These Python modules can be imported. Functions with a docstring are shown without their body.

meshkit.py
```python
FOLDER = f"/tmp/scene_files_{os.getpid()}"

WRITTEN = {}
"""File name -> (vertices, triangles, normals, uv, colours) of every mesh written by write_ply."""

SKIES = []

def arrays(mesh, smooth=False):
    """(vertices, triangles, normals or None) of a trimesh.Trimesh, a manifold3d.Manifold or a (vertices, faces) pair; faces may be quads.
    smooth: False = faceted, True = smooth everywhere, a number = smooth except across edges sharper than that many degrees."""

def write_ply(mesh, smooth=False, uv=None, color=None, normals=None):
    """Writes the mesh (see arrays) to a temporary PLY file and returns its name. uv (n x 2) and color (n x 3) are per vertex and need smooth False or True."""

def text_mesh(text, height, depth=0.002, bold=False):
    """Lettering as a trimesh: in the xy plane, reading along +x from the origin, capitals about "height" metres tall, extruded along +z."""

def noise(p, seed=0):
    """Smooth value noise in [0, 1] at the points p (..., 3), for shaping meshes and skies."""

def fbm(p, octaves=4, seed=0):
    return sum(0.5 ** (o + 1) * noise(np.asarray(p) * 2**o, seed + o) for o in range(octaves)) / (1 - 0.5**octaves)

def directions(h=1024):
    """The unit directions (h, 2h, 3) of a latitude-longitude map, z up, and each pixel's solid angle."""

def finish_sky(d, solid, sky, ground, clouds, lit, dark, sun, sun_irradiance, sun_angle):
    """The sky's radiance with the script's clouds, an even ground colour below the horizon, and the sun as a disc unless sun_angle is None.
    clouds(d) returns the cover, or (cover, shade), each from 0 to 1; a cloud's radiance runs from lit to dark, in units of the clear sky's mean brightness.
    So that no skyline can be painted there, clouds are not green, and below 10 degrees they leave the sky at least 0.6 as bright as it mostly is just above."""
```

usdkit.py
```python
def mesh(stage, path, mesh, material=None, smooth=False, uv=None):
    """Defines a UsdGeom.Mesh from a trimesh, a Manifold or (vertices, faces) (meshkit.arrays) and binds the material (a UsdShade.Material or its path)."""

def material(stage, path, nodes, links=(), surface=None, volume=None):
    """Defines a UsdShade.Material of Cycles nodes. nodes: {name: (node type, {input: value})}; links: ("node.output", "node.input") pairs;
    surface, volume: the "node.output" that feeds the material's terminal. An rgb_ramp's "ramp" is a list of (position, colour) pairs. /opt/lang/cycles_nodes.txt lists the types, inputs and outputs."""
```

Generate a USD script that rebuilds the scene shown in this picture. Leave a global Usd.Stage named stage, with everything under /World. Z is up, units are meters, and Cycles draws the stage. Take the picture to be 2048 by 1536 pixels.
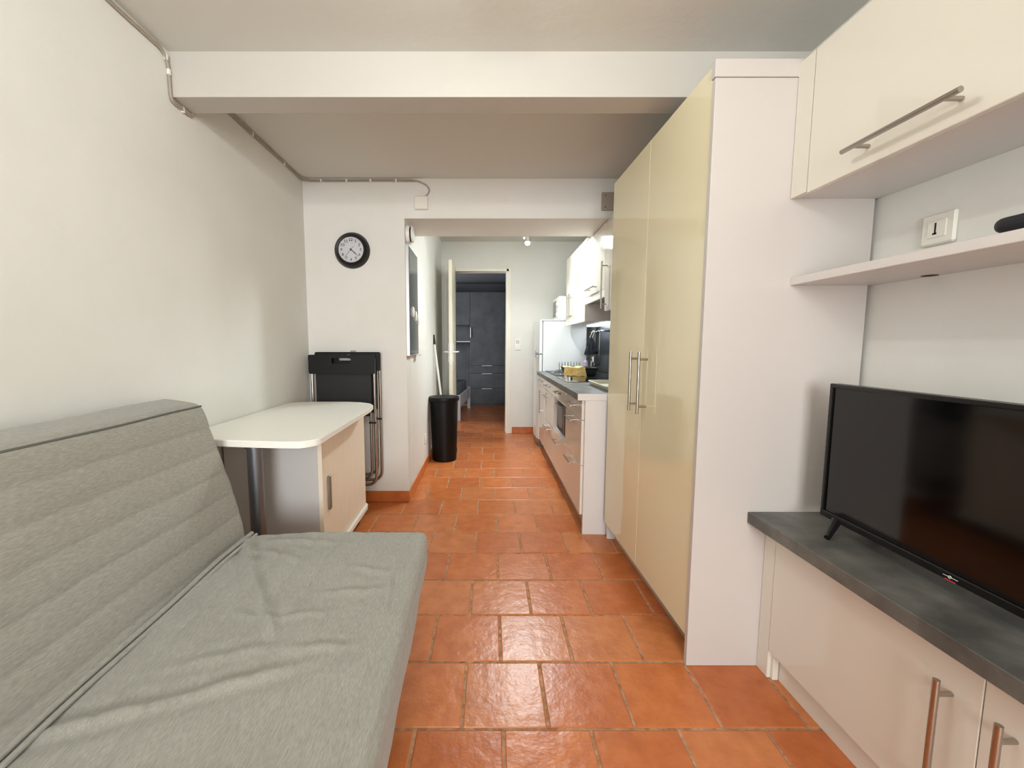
import math, numpy as np, trimesh, usdkit, meshkit
from pxr import Usd, UsdGeom, UsdLux, UsdShade, Gf, Sdf
from shapely.geometry import Polygon, Point, box as sbox

stage = Usd.Stage.CreateInMemory()
UsdGeom.SetStageUpAxis(stage, "Z"); UsdGeom.SetStageMetersPerUnit(stage, 1.0)
UsdGeom.Xform.Define(stage, "/World")
rng = np.random.default_rng(7)
PI = math.pi

# ------------------------------------------------------------------ camera, lights, exposure
EXPOSURE = 1.38
F_PX, CX, HCAM = 825.0, 957.0, 1.12
PITCH = math.degrees(math.atan(78 / F_PX))
cam = UsdGeom.Camera.Define(stage, "/World/camera")
cam.CreateHorizontalApertureAttr(36.0); cam.CreateVerticalApertureAttr(27.0)
cam.CreateFocalLengthAttr(F_PX / 2048 * 36.0)
cam.CreateHorizontalApertureOffsetAttr((1024 - CX) / 2048 * 36.0)
cam.CreateClippingRangeAttr(Gf.Vec2f(0.02, 200))
cam.AddTranslateOp().Set(Gf.Vec3d(0, 0, HCAM)); cam.AddRotateXOp().Set(90 - PITCH)
cam.CreateExposureAttr(EXPOSURE)

NEUT, COOL = (0.915, 1.0, 1.0), (0.82, 0.93, 1.0)
LIVING_BULBS = [(-0.12, 0.78, 2.068), (0.10, 0.86, 2.068), (-0.06, 1.00, 2.068)]
LIVING_POWER, KITCHEN_POWER, LED_POWER, FILL_POWER = 35.0, 540.0, 2.2, 7.2
KITCHEN_BULBS = [(0.487, 4.30, 2.165), (0.462, 4.00, 2.050), (0.44, 3.72, 2.17)]  # last bulb is unseen behind the lintel, placed to soften the left wall's shading

def sphere_light(name, p, r, power, color):
    l = UsdLux.SphereLight.Define(stage, "/World/lamps/" + name)
    l.CreateRadiusAttr(r); l.CreateIntensityAttr(power); l.CreateColorAttr(Gf.Vec3f(*color))
    l.AddTranslateOp().Set(Gf.Vec3d(*p)); return l
def spot_light(name, p, aim, half, power, color, r=0.028, soft=0.6):
    """a reflector lamp: a sphere light shaped into a cone that points from p to aim"""
    l = sphere_light(name, p, r, power, color)
    sh_ = UsdLux.ShapingAPI.Apply(l.GetPrim()); sh_.CreateShapingConeAngleAttr(half); sh_.CreateShapingConeSoftnessAttr(soft)
    d = Gf.Vec3d(*[b - a for a, b in zip(p, aim)]).GetNormalized()
    l.AddOrientOp().Set(Gf.Quatf(Gf.Rotation(Gf.Vec3d(0, 0, -1), d).GetQuat())); return l
UsdGeom.Xform.Define(stage, "/World/lamps")
for i, p in enumerate(LIVING_BULBS): sphere_light("unseen_living_bulb_%d" % i, p, 0.024, LIVING_POWER * (1.75, 0.75, 0.5)[i] * 2.1, (0.96, 1.0, 0.94))  # bulbs out of view overhead, placed to light the living room walls
for i, (p, aim) in enumerate(zip(KITCHEN_BULBS, [(0.20, 1.5, 0.0), (0.48, 4.75, 0.0), (0.30, 2.2, 0.0)])): spot_light("kitchen_bulb_%d" % i, p, aim, (72.0, 58.0, 68.0)[i], KITCHEN_POWER * (0.115, 0.46, 0.23)[i], NEUT, (0.07, 0.034, 0.07)[i])
# added soft fill light behind the photographer, evens out the living room
rl = UsdLux.RectLight.Define(stage, "/World/lamps/added_rear_fill")
rl.CreateWidthAttr(1.4); rl.CreateHeightAttr(1.5); rl.CreateIntensityAttr(FILL_POWER); rl.CreateColorAttr(Gf.Vec3f(0.95, 0.97, 1.0))
rl.AddTranslateOp().Set(Gf.Vec3d(0.05, -3.16, 1.40)); rl.AddRotateXOp().Set(90)
# added dim fill light on the left of the bedroom, lifts its darkness
bl = UsdLux.RectLight.Define(stage, "/World/lamps/added_bedroom_fill")
bl.CreateWidthAttr(0.9); bl.CreateHeightAttr(1.1); bl.CreateIntensityAttr(7.5); bl.CreateColorAttr(Gf.Vec3f(0.9, 0.96, 1.0))
bl.AddTranslateOp().Set(Gf.Vec3d(-2.25, 6.5, 1.45)); bl.AddRotateYOp().Set(-90)

# ------------------------------------------------------------------ materials
def lin(r, g, b):
    c = np.array([r, g, b], float) / 255
    return tuple(np.where(c <= 0.04045, c / 12.92, ((c + 0.055) / 1.055) ** 2.4))
UsdGeom.Scope.Define(stage, "/World/Looks")
MAT = {}
def mat(name, col, rough=0.5, metal=0.0, spec=0.5, bump=None, var=None, coat=0.0, sheen=0.0):
    """bump: (noise scale, distance, detail); var: (noise scale, second colour, contrast stops)"""
    n = {"p": ("principled_bsdf", {"base_color": col, "roughness": rough, "metallic": metal, "specular_ior_level": spec, "coat_weight": coat, "sheen_weight": sheen})}
    l = []
    if bump or var: n["g"] = ("texture_coordinate", {})
    if var:
        sc, c2, (lo, hi) = var
        n["vm"] = ("mapping", {"scale": sc if np.ndim(sc) else (sc, sc, sc)})
        n["vn"] = ("noise_texture", {"scale": 1.0, "detail": 5.0, "roughness": 0.6})
        n["vr"] = ("rgb_ramp", {"ramp": [(lo, col), (hi, c2)]})
        l += [("g.object", "vm.vector"), ("vm.vector", "vn.vector"), ("vn.fac", "vr.fac"), ("vr.color", "p.base_color")]
    if bump:
        sc, d, det = bump
        n["bm"] = ("mapping", {"scale": sc if np.ndim(sc) else (sc, sc, sc)})
        n["bn"] = ("noise_texture", {"scale": 1.0, "detail": float(det), "roughness": 0.55})
        n["b"] = ("bump", {"strength": 1.0, "distance": d})
        l += [("g.object", "bm.vector"), ("bm.vector", "bn.vector"), ("bn.fac", "b.height"), ("b.normal", "p.normal")]
    MAT[name] = usdkit.material(stage, "/World/Looks/" + name, n, l, surface="p.BSDF")
def emit(name, col, strength):
    MAT[name] = usdkit.material(stage, "/World/Looks/" + name, {"e": ("emission", {"color": col, "strength": strength})}, [], surface="e.emission")

mat("plaster", lin(231, 230, 225), 0.85, spec=0.25, bump=(14, 0.0014, 4), var=(3.0, lin(227, 226, 219), (0.35, 0.7)))
mat("ceiling_paint", lin(216, 215, 208), 0.9, spec=0.2, bump=(22, 0.001, 4))
mat("beam_paint", lin(197, 193, 185), 0.85, spec=0.25, bump=(10, 0.002, 5))
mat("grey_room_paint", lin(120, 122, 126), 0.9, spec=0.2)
for k, (a, b) in enumerate([((206, 122, 66), (184, 98, 47)), ((212, 128, 72), (190, 104, 54)), ((200, 116, 64), (178, 94, 47)), ((208, 130, 77), (186, 106, 58))]):
    mat("terracotta_%d" % k, lin(*a), 0.30, spec=0.5, bump=(24, 0.0021, 3), var=(13, lin(*b), (0.32, 0.72)))
mat("grout", lin(196, 156, 124), 0.9, spec=0.2, bump=(90, 0.002, 3), var=(40, lin(140, 98, 72), (0.35, 0.7)))
mat("white_laminate", lin(218, 213, 210), 0.38, spec=0.4, bump=(160, 0.0002, 2))
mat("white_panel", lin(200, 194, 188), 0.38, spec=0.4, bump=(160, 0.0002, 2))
mat("white_matte", lin(232, 228, 220), 0.5, spec=0.4)
mat("ivory_gloss", lin(226, 220, 208), 0.06, spec=0.55)
mat("cream_gloss", lin(235, 226, 192), 0.055, spec=0.55)
mat("plinth_grey", lin(186, 178, 166), 0.45)
mat("dark_laminate", lin(118, 116, 110), 0.36, spec=0.4, var=(7, lin(78, 77, 74), (0.36, 0.66)), bump=(120, 0.0003, 2))
mat("steel_brushed", lin(176, 170, 162), 0.28, metal=1.0)
mat("chrome", lin(205, 205, 205), 0.10, metal=1.0)
mat("silver_paint", lin(178, 180, 182), 0.42, metal=0.55)
mat("black_plastic", lin(16, 16, 17), 0.38, spec=0.45)
mat("black_satin", lin(9, 9, 9), 0.42, spec=0.25, bump=(300, 0.0002, 2))
mat("black_seat", lin(38, 39, 39), 0.5, spec=0.3, bump=(500, 0.0004, 2))
mat("black_backrest", lin(17, 18, 18), 0.5, spec=0.3, bump=(500, 0.0004, 2))
mat("screen", lin(5, 5, 6), 0.09, spec=0.5)
mat("tv_plastic", lin(10, 10, 11), 0.28, spec=0.5)
mat("white_plastic", lin(236, 234, 228), 0.32, spec=0.5)
mat("white_enamel", lin(238, 240, 240), 0.22, spec=0.5)
mat("grey_cable", lin(168, 158, 142), 0.7)
mat("fabric", lin(164, 162, 152), 0.95, spec=0.12, sheen=0.25, bump=((700, 260, 700), 0.0006, 2), var=((420, 60, 420), lin(138, 136, 127), (0.32, 0.7)))
mat("fabric_dark", lin(106, 106, 100), 0.95, spec=0.1)
mat("frame_dark", lin(38, 40, 46), 0.5)
mat("table_top", lin(246, 244, 237), 0.42, spec=0.4, var=(400, lin(241, 238, 228), (0.4, 0.65)))
mat("maple", lin(245, 233, 214), 0.5, spec=0.35, var=((30, 90, 6), lin(239, 225, 203), (0.35, 0.7)))
mat("silver_panel", lin(212, 211, 208), 0.4, metal=0.12)
mat("tube_grey", lin(128, 130, 134), 0.34, metal=0.75)
mat("handle_grey", lin(150, 148, 142), 0.38, metal=0.8)
mat("clock_face", lin(226, 224, 226), 0.6)
mat("ink", lin(22, 22, 22), 0.6)
mat("glass_board", lin(84, 90, 92), 0.14, spec=0.5)
mat("alu", lin(186, 186, 188), 0.35, metal=0.9)
mat("taupe_metal", lin(168, 156, 142), 0.45, spec=0.4)
mat("door_paint", lin(233, 228, 208), 0.4, spec=0.4)
mat("frame_paint", lin(236, 233, 220), 0.4, spec=0.4)
mat("socket_white", lin(233, 230, 220), 0.4)
mat("concrete_wardrobe", lin(98, 100, 103), 0.7, spec=0.3, var=(5, lin(82, 84, 87), (0.35, 0.68)))
mat("bed_white", lin(214, 216, 220), 0.5)
mat("bedding", lin(120, 122, 126), 0.95, spec=0.1, bump=(20, 0.02, 4))
mat("splash", lin(74, 78, 84), 0.32, spec=0.5, var=((20, 20, 3), lin(58, 61, 67), (0.35, 0.68)))
mat("granite_black", lin(26, 27, 29), 0.35, spec=0.5, bump=(400, 0.0003, 2))
mat("hob_glass", lin(12, 12, 13), 0.08, spec=0.5)
mat("yellow_cloth", lin(244, 216, 146), 0.95, spec=0.1, bump=(90, 0.003, 3), var=(25, lin(228, 184, 106), (0.4, 0.7)))
mat("pan_black", lin(30, 30, 28), 0.4)
mat("tray_cream", lin(228, 224, 204), 0.4)
mat("lavender_soap", lin(200, 176, 206), 0.3, spec=0.5)
mat("cloth_dark", lin(46, 48, 52), 0.9, spec=0.15, var=(40, lin(70, 74, 80), (0.4, 0.7)))
mat("utensil_black", lin(24, 24, 26), 0.4)
mat("oven_grey", lin(120, 120, 116), 0.25, metal=0.3)
mat("red_sticker", lin(206, 48, 76), 0.4)
mat("logo_white", lin(225, 222, 218), 0.4)
mat("router_dark", lin(26, 28, 36), 0.35, spec=0.5)
mat("hole_brown", lin(70, 56, 40), 0.8)
emit("bulb_glow", NEUT, 40.0)
emit("led_glow", COOL, 2.2)
MAT["pane"] = usdkit.material(stage, "/World/Looks/pane", {"t": ("transparent_bsdf", {"color": (0.96, 0.96, 0.96)}), "g": ("glossy_bsdf", {"color": (1, 1, 1), "roughness": 0.03}), "f": ("fresnel", {"IOR": 1.45}), "m": ("mix_closure", {})},
    [("f.fac", "m.fac"), ("t.BSDF", "m.closure1"), ("g.BSDF", "m.closure2")], surface="m.closure")

# ------------------------------------------------------------------ mesh helpers
def rb(x0, x1, y0, y1, z0, z1, r=0.002):
    """box with chamfered edges"""
    r = min(r, (x1 - x0) * .4, (y1 - y0) * .4, (z1 - z0) * .4)
    pts = []
    for sx in (0, 1):
        for sy in (0, 1):
            for sz in (0, 1):
                X, Y, Z = (x0, x1)[sx], (y0, y1)[sy], (z0, z1)[sz]
                ix, iy, iz = (r, -r)[sx], (r, -r)[sy], (r, -r)[sz]
                pts += [(X + ix, Y + iy, Z), (X + ix, Y, Z + iz), (X, Y + iy, Z + iz)]
    return trimesh.Trimesh(np.array(pts)).convex_hull
def bx(x0, x1, y0, y1, z0, z1):
    m = trimesh.creation.box([x1 - x0, y1 - y0, z1 - z0]); m.apply_translation([(x0 + x1) / 2, (y0 + y1) / 2, (z0 + z1) / 2]); return m
def ext(poly, z0, z1):
    if not hasattr(poly, "exterior"): poly = Polygon(poly)
    m = trimesh.creation.extrude_polygon(poly, z1 - z0, engine="earcut"); m.apply_translation([0, 0, z0]); return m
def rpoly(pts, r):
    p = Polygon(pts); return p.buffer(-r).buffer(r, quad_segs=10)
def cat(*ms): return trimesh.util.concatenate([m for m in ms])
def round_path(pts, rad, n=6):
    pts = [np.array(p, float) for p in pts]; out = [pts[0]]
    for a, b, c in zip(pts[:-2], pts[1:-1], pts[2:]):
        u, v = a - b, c - b; lu, lv = np.linalg.norm(u), np.linalg.norm(v)
        d = min(rad, lu * .45, lv * .45); p, q = b + u / lu * d, b + v / lv * d
        for t in np.linspace(0, 1, n): out.append((1 - t) ** 2 * p + 2 * t * (1 - t) * b + t * t * q)
    return np.array(out + [pts[-1]])
def tube(pts, r, sides=12):
    p = np.asarray(pts, float); n = len(p)
    t = np.gradient(p, axis=0) if n > 2 else np.repeat([p[1] - p[0]], n, 0)
    t /= np.linalg.norm(t, axis=1, keepdims=True)
    u = np.cross(t[0], [0, 0, 1.0] if abs(t[0][2]) < .9 else [1.0, 0, 0]); u /= np.linalg.norm(u)
    rr = np.broadcast_to(r, (n,)); V = []
    for i in range(n):
        u = u - t[i] * (u @ t[i]); u /= np.linalg.norm(u); w = np.cross(t[i], u)
        a = np.arange(sides) * 2 * PI / sides
        V.append(p[i] + rr[i] * (np.cos(a)[:, None] * u + np.sin(a)[:, None] * w))
    V = np.vstack(V + [p[0:1], p[-1:]]); F = []
    for i in range(n - 1):
        for j in range(sides):
            a, b = i * sides + j, i * sides + (j + 1) % sides
            F += [(a, b, b + sides), (a, b + sides, a + sides)]
    for j in range(sides):
        k = (j + 1) % sides
        F += [(n * sides, k, j), (n * sides + 1, (n - 1) * sides + j, (n - 1) * sides + k)]
    return trimesh.Trimesh(V, F, process=False)
def cyl(a, b, r, sides=20): return tube([a, b], r, sides)
def lathe(prof, n=48):
    """profile [(radius, z)] about z"""
    return trimesh.creation.revolve(np.array(prof, float), sections=n)
def xf(m, *ts):
    m = m.copy()
    for t in ts: m.apply_transform(t)
    return m
def T(x, y, z): return trimesh.transformations.translation_matrix([x, y, z])
def R(deg, ax): return trimesh.transformations.rotation_matrix(math.radians(deg), ax)
TO_FACE_VIEWER = R(90, [1, 0, 0])            # lettering in xy -> upright, facing -y
def bar_handle(axis, c, length, proj, pr, r=0.006, inset=0.03):
    """round bar handle: axis of the bar ('x','y','z'), c = centre on the door face, proj = unit vector off the door, pr = projection"""
    ax = {"x": np.array([1., 0, 0]), "y": np.array([0, 1., 0]), "z": np.array([0, 0, 1.])}[axis]
    c = np.array(c, float); pv = np.array(proj, float); bc = c + pv * pr
    ms = [cyl(bc - ax * length / 2, bc + ax * length / 2, r, 16)]
    for s in (-1, 1):
        q = c + ax * s * (length / 2 - inset); ms.append(cyl(q - pv * .001, q + pv * pr, r * .8, 12))
    return cat(*ms)
def rounded_grid_box(sx, sy, sz, r, step):
    """closed fine-grid box with rounded edges, centred at 0"""
    H = np.array([sx, sy, sz]) / 2; V, F, o = [], [], 0
    for ax in range(3):
        a, b = [(1, 2), (2, 0), (0, 1)][ax]
        na, nb = max(2, int(2 * H[a] / step)), max(2, int(2 * H[b] / step))
        A, B = np.meshgrid(np.linspace(-H[a], H[a], na + 1), np.linspace(-H[b], H[b], nb + 1), indexing="ij")
        for s in (-1, 1):
            P = np.zeros(A.shape + (3,)); P[..., a] = A; P[..., b] = B; P[..., ax] = s * H[ax]
            i, j = np.meshgrid(np.arange(na), np.arange(nb), indexing="ij"); k = i * (nb + 1) + j
            q = np.stack([k, k + nb + 1, k + nb + 2, k + 1], -1).reshape(-1, 4)
            if s < 0: q = q[:, ::-1]
            V.append(P.reshape(-1, 3)); F.append(q + o); o += P.size // 3
    V, F = np.vstack(V), np.vstack(F)
    inner = np.clip(V, -H + r, H - r); d = V - inner; V = inner + r * d / np.maximum(np.linalg.norm(d, axis=1, keepdims=True), 1e-9)
    m = trimesh.Trimesh(V, np.vstack([F[:, [0, 1, 2]], F[:, [0, 2, 3]]]), process=False); m.merge_vertices(); return m

# ------------------------------------------------------------------ scene tree helpers
USED = {}
def numbered(parent, name):
    k = USED.get((parent, name), 0); USED[(parent, name)] = k + 1
    return f"{parent}/{name}" + ("" if k == 0 else "_%03d" % k)
INV = {}
def props(prim, label=None, category=None, group=None, kind=None):
    for k, v in dict(label=label, category=category, group=group, kind=kind).items():
        if v: prim.SetCustomDataByKey(k, v)
def thing(name, label, category, loc=(0, 0, 0), rotz=0.0, group=None, kind=None):
    path = numbered("/World", name); x = UsdGeom.Xform.Define(stage, path)
    x.AddTranslateOp().Set(Gf.Vec3d(*map(float, loc))); x.AddRotateZOp().Set(float(rotz))
    props(x.GetPrim(), label, category, group, kind)
    INV[path] = np.linalg.inv(T(*loc) @ R(rotz, [0, 0, 1])); return path
def part(parent, name, mesh, material, M=None, smooth=30, label=None, kind=None):
    """mesh in world coordinates (or in the frame M)"""
    v, f, n = meshkit.arrays(mesh, smooth)
    m = trimesh.Trimesh(v, f, process=False)
    path = numbered(parent, name); top = "/".join(path.split("/")[:3])
    W = INV[top] @ (M if M is not None else np.eye(4))
    mm = xf(mesh if not hasattr(mesh, "to_mesh") else m, W)
    p = usdkit.mesh(stage, path, mm, MAT[material], smooth=smooth)
    props(p.GetPrim(), label=label, kind=kind); return path
def single(name, mesh, material, label, category, group=None, kind=None, M=None, smooth=30):
    path = numbered("/World", name)
    p = usdkit.mesh(stage, path, xf(mesh, M) if M is not None else mesh, MAT[material], smooth=smooth)
    props(p.GetPrim(), label, category, group, kind); INV[path] = np.eye(4); return path
def dup(src, loc, rotz, label):
    s = stage.GetPrimAtPath(src); path = numbered("/World", s.GetName())
    x = UsdGeom.Xform.Define(stage, path); x.GetPrim().GetReferences().AddInternalReference(src)
    x.ClearXformOpOrder(); x.AddTranslateOp().Set(Gf.Vec3d(*map(float, loc))); x.AddRotateZOp().Set(float(rotz))
    props(x.GetPrim(), label, s.GetCustomDataByKey("category"), s.GetCustomDataByKey("group")); x.GetPrim().SetInstanceable(True); return path

# ------------------------------------------------------------------ the setting
XL, XR, YB, YF, YR = -1.178, 1.262, 2.873, 5.19, -3.2      # left wall, right wall, back wall, far wall, rear wall
ZC, ZK = 2.227, 2.38
PHI = 0.027                                                # the kitchen run stands slightly askew
KROT = -math.degrees(PHI)
KM = T(0.572, 2.357, 0) @ R(KROT, [0, 0, 1])               # kitchen frame: x = depth from the worktop's front, y = along the run

floor = thing("floor", "terracotta tiled floor in running bond running through room, kitchen and bedroom", "floor", kind="structure")
part(floor, "grout_bed", bx(-2.5, 1.7, YR - .1, 7.9, -0.12, -0.0025), "grout", smooth=False)
pt, tw, gap = 0.2562, 0.2562, 0.0090
y0 = 1.1088 - 0.2562
ti = 0
def clip_region(yc):
    if yc < 2.85: return XL, XR
    if yc < YF: return -0.50 + 0.0194 * (yc - YB), 1.30
    if yc < 5.33: return -0.29, 0.36
    return -0.9, 0.75
for n in range(-8, 26):
    ya, yb = y0 + n * pt + gap / 2, y0 + (n + 1) * pt - gap / 2
    if yb > 7.56: break
    x0 = (0.065 if n % 2 == 0 else 0.199) + 0.0073 * n
    lo, hi = clip_region((ya + yb) / 2)
    if yb < 0.3: lo, hi = -0.6, 0.9
    for k in range(-7, 8):
        xa, xb = x0 + k * tw + gap / 2, x0 + (k + 1) * tw - gap / 2
        if xb < lo or xa > hi: continue
        if (ya + yb) / 2 < YF and yb > 2.45 and xb > 1.0 and False: continue
        ca, cb = max(xa, lo), min(xb, hi)
        if cb - ca < .015: continue
        if n >= 3 and ca > 0.95: continue                   # under the kitchen units
        sk = 0.0073 * (1 if ca == xa and cb == xb else 0)
        dz = rng.uniform(-.0006, .0006); c = .003
        yy0, yy1 = ya, yb
        if yy0 < YB < yy1 and xa < -0.5:
            if ca < -.52 and cb > -.5:                       # tile notched round the corner
                pass
        v = np.array([(ca, yy0), (cb, yy0), (cb + sk, yy1), (ca + sk, yy1)])
        ctr = v.mean(0); vi = v + np.sign(ctr - v) * c
        V = np.vstack([np.c_[v, np.full(4, -.006)], np.c_[v, np.full(4, dz - .0015)], np.c_[vi, np.full(4, dz)]])
        Fq = [(8, 9, 10, 11)] + [(a + i, a + (i + 1) % 4, a + 4 + (i + 1) % 4, a + 4 + i) for a in (0, 4) for i in range(4)]
        part(floor, "tile", trimesh.Trimesh(V, [t for q in Fq for t in ((q[0], q[1], q[2]), (q[0], q[2], q[3]))], process=False), "terracotta_%d" % rng.integers(4), smooth=False)
        ti += 1

S = "structure"
single("wall_left", bx(XL - .15, XL, YR - .1, YB + .15, -.1, 2.5), "plaster", "plain off-white plaster wall behind the sofa and the table", "wall", kind=S)
single("wall_back", bx(XL, -0.50, YB, YB + .14, -.1, 2.5), "plaster", "off-white wall with the clock and the folded chairs", "wall", kind=S)
single("wall_corridor_left", ext([(-.66, YB + .14), (-.50 + .0027, YB + .14), (-.455, YF), (-.66, YF)], -.1, 2.5), "plaster", "bright left wall of the kitchen passage behind the bin", "wall", kind=S)
single("lintel", bx(-0.50, 1.5, YB, 3.33, 1.969, 2.5), "plaster", "wide plaster lintel spanning the opening to the kitchen", "lintel", kind=S)
far = thing("wall_far", "white end wall of the kitchen with the bedroom doorway", "wall", kind=S)
part(far, "wall_panel", cat(bx(-.66, -.283, YF, YF + .12, -.1, 2.5), bx(.352, 1.6, YF, YF + .12, -.1, 2.5), bx(-.283, .352, YF, YF + .12, 2.03, 2.5)), "plaster", smooth=False)
single("wall_right", bx(XR, XR + .15, YR - .1, 2.357, -.1, 2.5), "plaster", "off-white wall behind the television shelf", "wall", kind=S)
wk = thing("wall_kitchen_right", "kitchen side wall behind the worktop", "wall", tuple((KM @ [.634, 1.4, 0, 1])[:3]), KROT, kind=S)
part(wk, "wall_panel", bx(.6345, .80, -.02, 2.95, -.1, 2.5), "plaster", KM, smooth=False)
single("unseen_wall_rear", bx(XL - .1, XR + .1, YR - .12, YR, -.1, 2.5), "plaster", "unseen rear wall behind the photographer, closing the room for bounced light", "wall", kind=S)  # out of view, set far back so bounced light stays even
single("ceiling", bx(XL - .1, 1.6, YR - .1, YB + .2, ZC, ZC + .3), "ceiling_paint", "greyish painted ceiling of the living room", "ceiling", kind=S)
single("ceiling", bx(-.7, 1.7, 3.1, YF + .1, ZK, ZK + .2), "ceiling_paint", "higher ceiling over the kitchen passage", "ceiling", kind=S)
single("ceiling_beam", bx(XL, 1.40, 1.674, 1.785, 2.064, ZC + .01), "beam_paint", "pale plastered beam crossing the living room ceiling", "beam", kind=S)
single("wall_bedroom_left", bx(-2.4, -2.3, YF + .12, 7.9, -.1, 2.5), "grey_room_paint", "dim left wall of the bedroom", "wall", kind=S)
single("wall_bedroom_right", bx(.62, .72, YF + .12, 7.9, -.1, 2.5), "grey_room_paint", "dim right wall of the bedroom", "wall", kind=S)
single("wall_bedroom_back", bx(-2.4, .72, 8.0, 8.1, -.1, 2.5), "grey_room_paint", "dim back wall of the bedroom behind the wardrobe", "wall", kind=S)
single("ceiling", bx(-2.4, .72, YF + .12, 8.1, 2.28, 2.4), "grey_room_paint", "dark ceiling of the bedroom beyond the door", "ceiling", kind=S)

# skirting tiles
single("baseboard_back", rb(XL, -0.497, YB - .009, YB, 0.0, .08, .003), "terracotta_0", "terracotta skirting under the folded chairs", "baseboard", kind=S)
single("baseboard_corridor", ext([(-.50, YB - .009), (-.491, YB - .009), (-.446, YF), (-.455, YF)], 0, .08), "terracotta_1", "terracotta skirting along the passage wall behind the bin", "baseboard", kind=S)
single("baseboard_far", rb(.425, 1.1, YF - .009, YF, 0, .08, .003), "terracotta_2", "terracotta skirting beside the bedroom door frame", "baseboard", kind=S)

# door frame and open door
fr = thing("trim_1", "painted frame around the bedroom doorway", "door frame", (0, YF, 0), kind=S)
part(fr, "jamb", cat(rb(.345, .372, YF - .022, YF + .14, 0, 2.05), rb(.372, .40, YF - .012, YF + .0, 0, 2.07)), "frame_paint")
part(fr, "jamb", cat(rb(-.325, -.283, YF - .022, YF + .14, 0, 2.05), rb(-.425, -.325, YF - .012, YF, 0, 2.10)), "frame_paint")
part(fr, "head", rb(-.325, .372, YF - .022, YF + .14, 2.022, 2.055), "frame_paint")
dr = thing("door_1", "cream painted door leaf standing open into the kitchen passage", "door", (-.30, YF - .03, 0), kind=S)
part(dr, "leaf", rb(-.320, -.280, 4.46, 5.165, .012, 2.02, .003), "door_paint")
part(dr, "escutcheon", cat(rb(-.328, -.320, 4.485, 4.53, .93, 1.14, .003), rb(-.280, -.272, 4.485, 4.53, .93, 1.14, .003), rb(-.312, -.288, 4.456, 4.4605, .90, 1.13, .001)), "white_plastic")
for sgn, xx in ((-1, -.328), (1, -.272)):
    part(dr, "door_handle", tube(round_path([(xx, 4.508, 1.045), (xx + sgn * .045, 4.508, 1.045), (xx + sgn * .05, 4.62, 1.045)], .02), .009), "white_plastic")
part(dr, "lock_bolt", rb(-.304, -.296, 4.452, 4.458, 1.0, 1.02, .001), "chrome")

# ------------------------------------------------------------------ electrical run on walls
cab = thing("wall_cable", "painted grey cable clipped along ceiling edge, round the beam to a box", "cable")
c1 = [(XL + .006, YR + .05, ZC - .008), (XL + .006, 0.6, ZC - .012), (XL + .007, 1.30, ZC - .010), (XL + .006, 1.45, ZC - .016), (XL + .006, 1.64, ZC - .012), (XL + .007, 1.662, ZC - .05), (XL + .007, 1.664, 2.12), (XL + .007, 1.666, 2.054), (XL + .008, 1.70, 2.052), (XL + .006, 1.79, 2.054), (XL + .007, 1.80, 2.10), (XL + .006, 1.81, 2.20),
      (XL + .007, 1.9, ZC - .012), (XL + .006, 2.15, ZC - .016), (XL + .007, 2.45, ZC - .012), (XL + .006, 2.84, ZC - .012), (XL + .05, YB - .007, ZC - .012), (-.95, YB - .006, ZC - .012), (-.62, YB - .006, ZC - .010), (-.42, YB - .006, ZC - .012), (-.345, YB - .006, ZC - .045), (-.325, YB - .006, 2.15), (-.345, YB - .006, 2.115), (-.372, YB - .006, 2.106)]
part(cab, "cable_run", tube(round_path(c1, .04, 7), .0048, 10), "grey_cable")
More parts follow.
